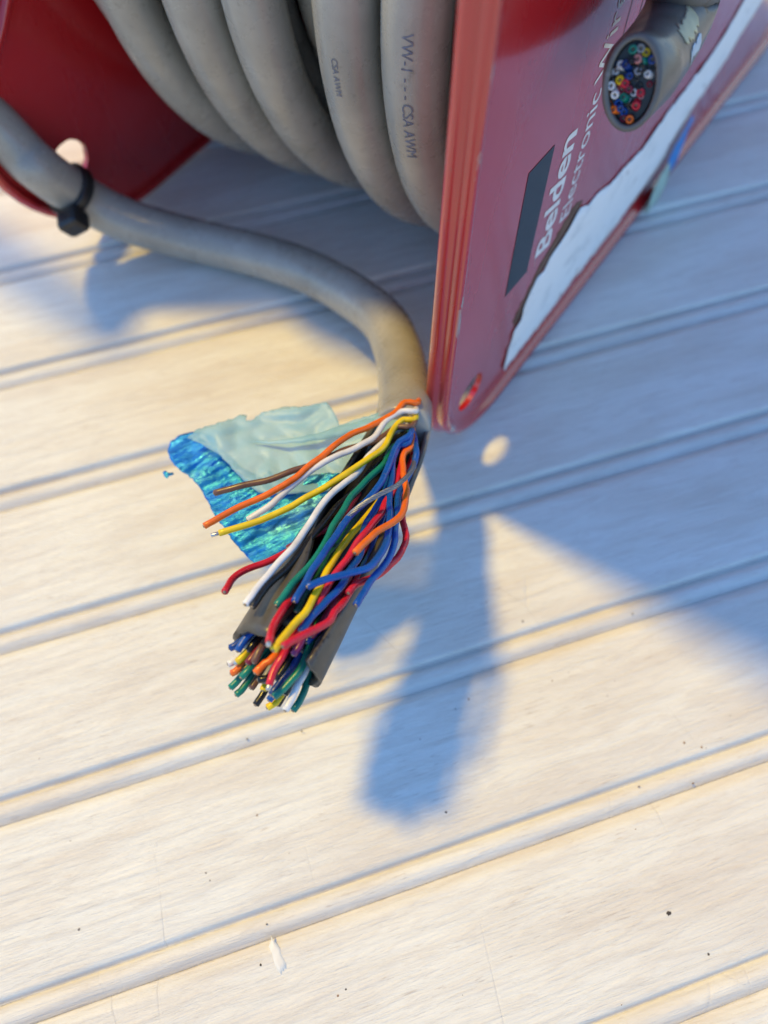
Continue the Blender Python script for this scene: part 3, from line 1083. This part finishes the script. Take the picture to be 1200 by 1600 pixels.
stub = tag(empty('cable_end', e_c))
stub.parent = cable
stub.location = (e_c*U) - cable.location
rings = [ring_face(0.84, -3.5), ring_face(0.84, 0.0), ring_face(0.87, 0.12), ring_face(0.97, 0.12), ring_face(1.0, -0.1)]
start = max(4, int(7/1.5))
fa = ring_face(1.0, -0.1)
fb = ring_tube(start)
for q in (0.33, 0.66):
    rings.append([a.lerp(b, q) for a, b in zip(fa, fb)])
for i in range(start, len(stP)):
    rings.append(ring_tube(i))
vv = [p for r_ in rings for p in r_]
ff = []
for i in range(len(rings)-1):
    for k in range(SEG):
        a, b = i*SEG+k, i*SEG+(k+1) % SEG
        ff.append((a, b, b+SEG, a+SEG))
ff.append(tuple(range(SEG)))
ff.append(tuple((len(rings)-1)*SEG+k for k in range(SEG))[::-1])
o = obj('jacket', vv, ff, SHADED_CUTJACKET, stub)
bm = bmesh.new(); bm.from_mesh(o.data); bmesh.ops.recalc_face_normals(bm, faces=bm.faces[:]); bm.to_mesh(o.data); bm.free()
# black disc set behind the wire ends
pk = [e_c + e_n*(-1.6) + e_min*(math.cos(2*math.pi*k/SEG)*(MIN-1.3)) + e_maj*(math.sin(2*math.pi*k/SEG)*(MAJ-1.3)) for k in range(SEG)] + [e_c - e_n*1.4]
obj('backing_disc', pk, [(k, (k+1) % SEG, SEG) for k in range(SEG)], BLACKP, stub)
# wire ends: photo pixel offsets (x, y) on the end face and colours
ends = [(651, 462, 'green'), (728, 452, 'slate'), (780, 488, 'yellow'), (618, 525, 'orange'), (836, 560, 'darkblue'), (583, 597, 'darkblue'), (692, 548, 'pink'), (733, 582, 'green'), (790, 615, 'yellow'), (592, 664, 'orange'),
        (700, 668, 'slate'), (835, 685, 'white'), (785, 690, 'white'), (535, 600, 'white'), (490, 665, 'white'), (525, 745, 'yellow'), (445, 800, 'white'), (585, 780, 'red'), (625, 710, 'darkblue'), (655, 750, 'black'),
        (765, 735, 'green'), (802, 790, 'red'), (720, 805, 'black'), (615, 835, 'maroon'), (545, 845, 'maroon'), (785, 850, 'orange'), (722, 866, 'red'), (655, 868, 'white'), (480, 895, 'white'), (560, 905, 'green'),
        (605, 930, 'green'), (745, 920, 'brown'), (440, 975, 'orange'), (465, 1025, 'orange'), (520, 970, 'blue'), (575, 1055, 'blue'), (540, 1020, 'darkblue'), (680, 995, 'red'), (680, 1045, 'yellow'), (620, 1115, 'orange'),
        (655, 620, 'black'), (640, 560, 'black'), (690, 720, 'black'), (860, 620, 'black'), (450, 860, 'brown'), (630, 1000, 'black'), (560, 1110, 'maroon'), (740, 640, 'black'), (470, 735, 'black')]
for k in range(46):          # smaller cores packed deeper between the others
    a_, q_ = random.uniform(0, 2*math.pi), math.sqrt(random.random())*0.86
    ends.append((640 + 205*q_*math.cos(a_) - 42*q_*math.sin(a_), 780 - 320*q_*math.sin(a_), random.choice(['slate', 'brown', 'black', 'darkblue', 'maroon', 'darkgreen', 'green', 'pink', 'white', 'orange']), 1))
for (cx, cy, c, *deep) in ends:
    x, y = 880 + cx/6.0, cy/6.0
    # point of the end plane on that sight line, pulled a touch inside the face
    d = FW*F_PX + RT*(x-600) - UP*(y-800)
    lift = random.uniform(-2.2, 0.1) if not deep else random.uniform(-2.6, -1.1)
    t = ((e_c + e_n*lift - CAM).dot(e_n))/d.dot(e_n)
    q = CAM + d*t
    dirn = (e_n + Vector((random.uniform(-.45, .45), random.uniform(-.45, .45), random.uniform(-.45, .45)))).normalized()
    a1 = dirn.orthogonal().normalized(); a2 = dirn.cross(a1)
    r0 = random.uniform(0.58, 0.72) if not deep else random.uniform(0.45, 0.6)
    sg = 14
    prof = [(r0, -3.2), (r0, -0.18), (r0*0.9, 0.0), (r0*0.52, -0.02), (r0*0.46, -0.12), (r0*0.44, -0.55)]
    V = [q + dirn*z_ + a1*(math.cos(2*math.pi*k/sg)*r_) + a2*(math.sin(2*math.pi*k/sg)*r_) for (r_, z_) in prof for k in range(sg)]
    Fx = [(i*sg+k, i*sg+(k+1) % sg, (i+1)*sg+(k+1) % sg, (i+1)*sg+k) for i in range(len(prof)-1) for k in range(sg)]
    Fx.append(tuple((len(prof)-1)*sg+k for k in range(sg)))
    me = mesh(V, Fx)
    me.materials.append(WC[c]); me.materials.append(COPPER)
    for pi, poly in enumerate(me.polygons):
        if pi == len(me.polygons)-1: poly.material_index = 1
    link('wire_end', me, None, stub)
# fine stray threads at the cut
for pts in ([(400, 690), (450, 700), (520, 650), (560, 640)], [(690, 800), (700, 740), (740, 690), (780, 690)], [(640, 900), (690, 950), (745, 1000)]):
    P = [onface(880+a/6, b/6, 13.4) for a, b in pts]
    v, f = tube(catmull(P, 0.4), 0.07, 6, True)
    obj('thread', v, f, WC['slate'], stub)


# smears on the stub jacket: low patches laid on its surface
def stub_smear(name, mat, i0, i1, p0, p1, seed):
    vs, fs = [], []
    nu, nv_ = 14, 8
    for a in range(nu+1):
        for b in range(nv_+1):
            fi = i0 + (i1-i0)*a/nu
            i = int(fi)
            T = Fst[i][0]
            c = stP[i].lerp(stP[i+1], fi-i)
            upv = (CAM-c); upv = (upv - T*upv.dot(T)).normalized(); rt = T.cross(upv)
            if rt.dot(RT) < 0: rt = -rt
            ph = p0 + (p1-p0)*b/nv_
            edge = min(b, nv_-b)/nv_*2
            ph += 0.22*noise.noise(Vector((a*.7, seed, b*.2)))*(1 if b in (0, nv_) else .5)
            k = RS + 0.10 + 0.02*noise.noise(Vector((a*.5, b*.5, seed)))
            vs.append(c + rt*(math.sin(ph)*k) + upv*(math.cos(ph)*k))
    for a in range(nu):
        for b in range(nv_):
            i = a*(nv_+1)+b
            fs.append((i, i+1, i+nv_+2, i+nv_+1))
    thick(obj(name, vs, fs, mat, stub), 0.1)


stub_smear('paint_smear', CREAM, 7.5, 14.5, 0.05, 0.55, 1)
stub_smear('paint_smear', PALE, 9.0, 14.0, 0.75, 1.05, 5)

# ------------------------------------------------------------------ cable tie on the tail
tc = at(131, 309, 27.0)
ii = min(range(len(tailP)), key=lambda i: (tailP[i]-tc).length)
T = frames(tailP)[ii][0]
c = tailP[ii]
headp = at(106, 346, 26.0)
hd = (headp-c); hd = (hd - T*hd.dot(T)).normalized()
sd_ = T.cross(hd)
tie = tag(empty('cable_tie', c), 'small black nylon cable tie clinched round the loose grey tail', 'cable tie')
vs, fs = [], []
NSG = 96
prof = [(6.5, -1.75), (7.3, -1.75), (7.55, -1.4), (7.6, 0), (7.55, 1.4), (7.3, 1.75), (6.5, 1.75)]
for k in range(NSG):
    a = 2*math.pi*k/NSG
    for (r_, w_) in prof:
        vs.append(c + (hd*math.cos(a) + sd_*math.sin(a))*(r_ + (0.12 if k % 2 and r_ > 7 and abs(w_) < 1.5 else 0)) + T*w_)
npf = len(prof)
for k in range(NSG):
    for j in range(npf):
        k2, j2 = (k+1) % NSG, (j+1) % npf
        fs.append((k*npf+j, k*npf+j2, k2*npf+j2, k2*npf+j))
obj('strap', vs, fs, BLACKP, tie)
bv, bf = box(c + hd*10.0, T, sd_, hd, 6.6, 7.4, 6.0, 0.25)
obj('head', bv, bf, BLACKP, tie, smooth=False)
bv, bf = box(c + hd*9.0 + sd_*3.6 + T*0.2, T, sd_, hd, 3.4, 2.4, 1.3, 0.25)
obj('cut_tail', bv, bf, BLACKP, tie, smooth=False)
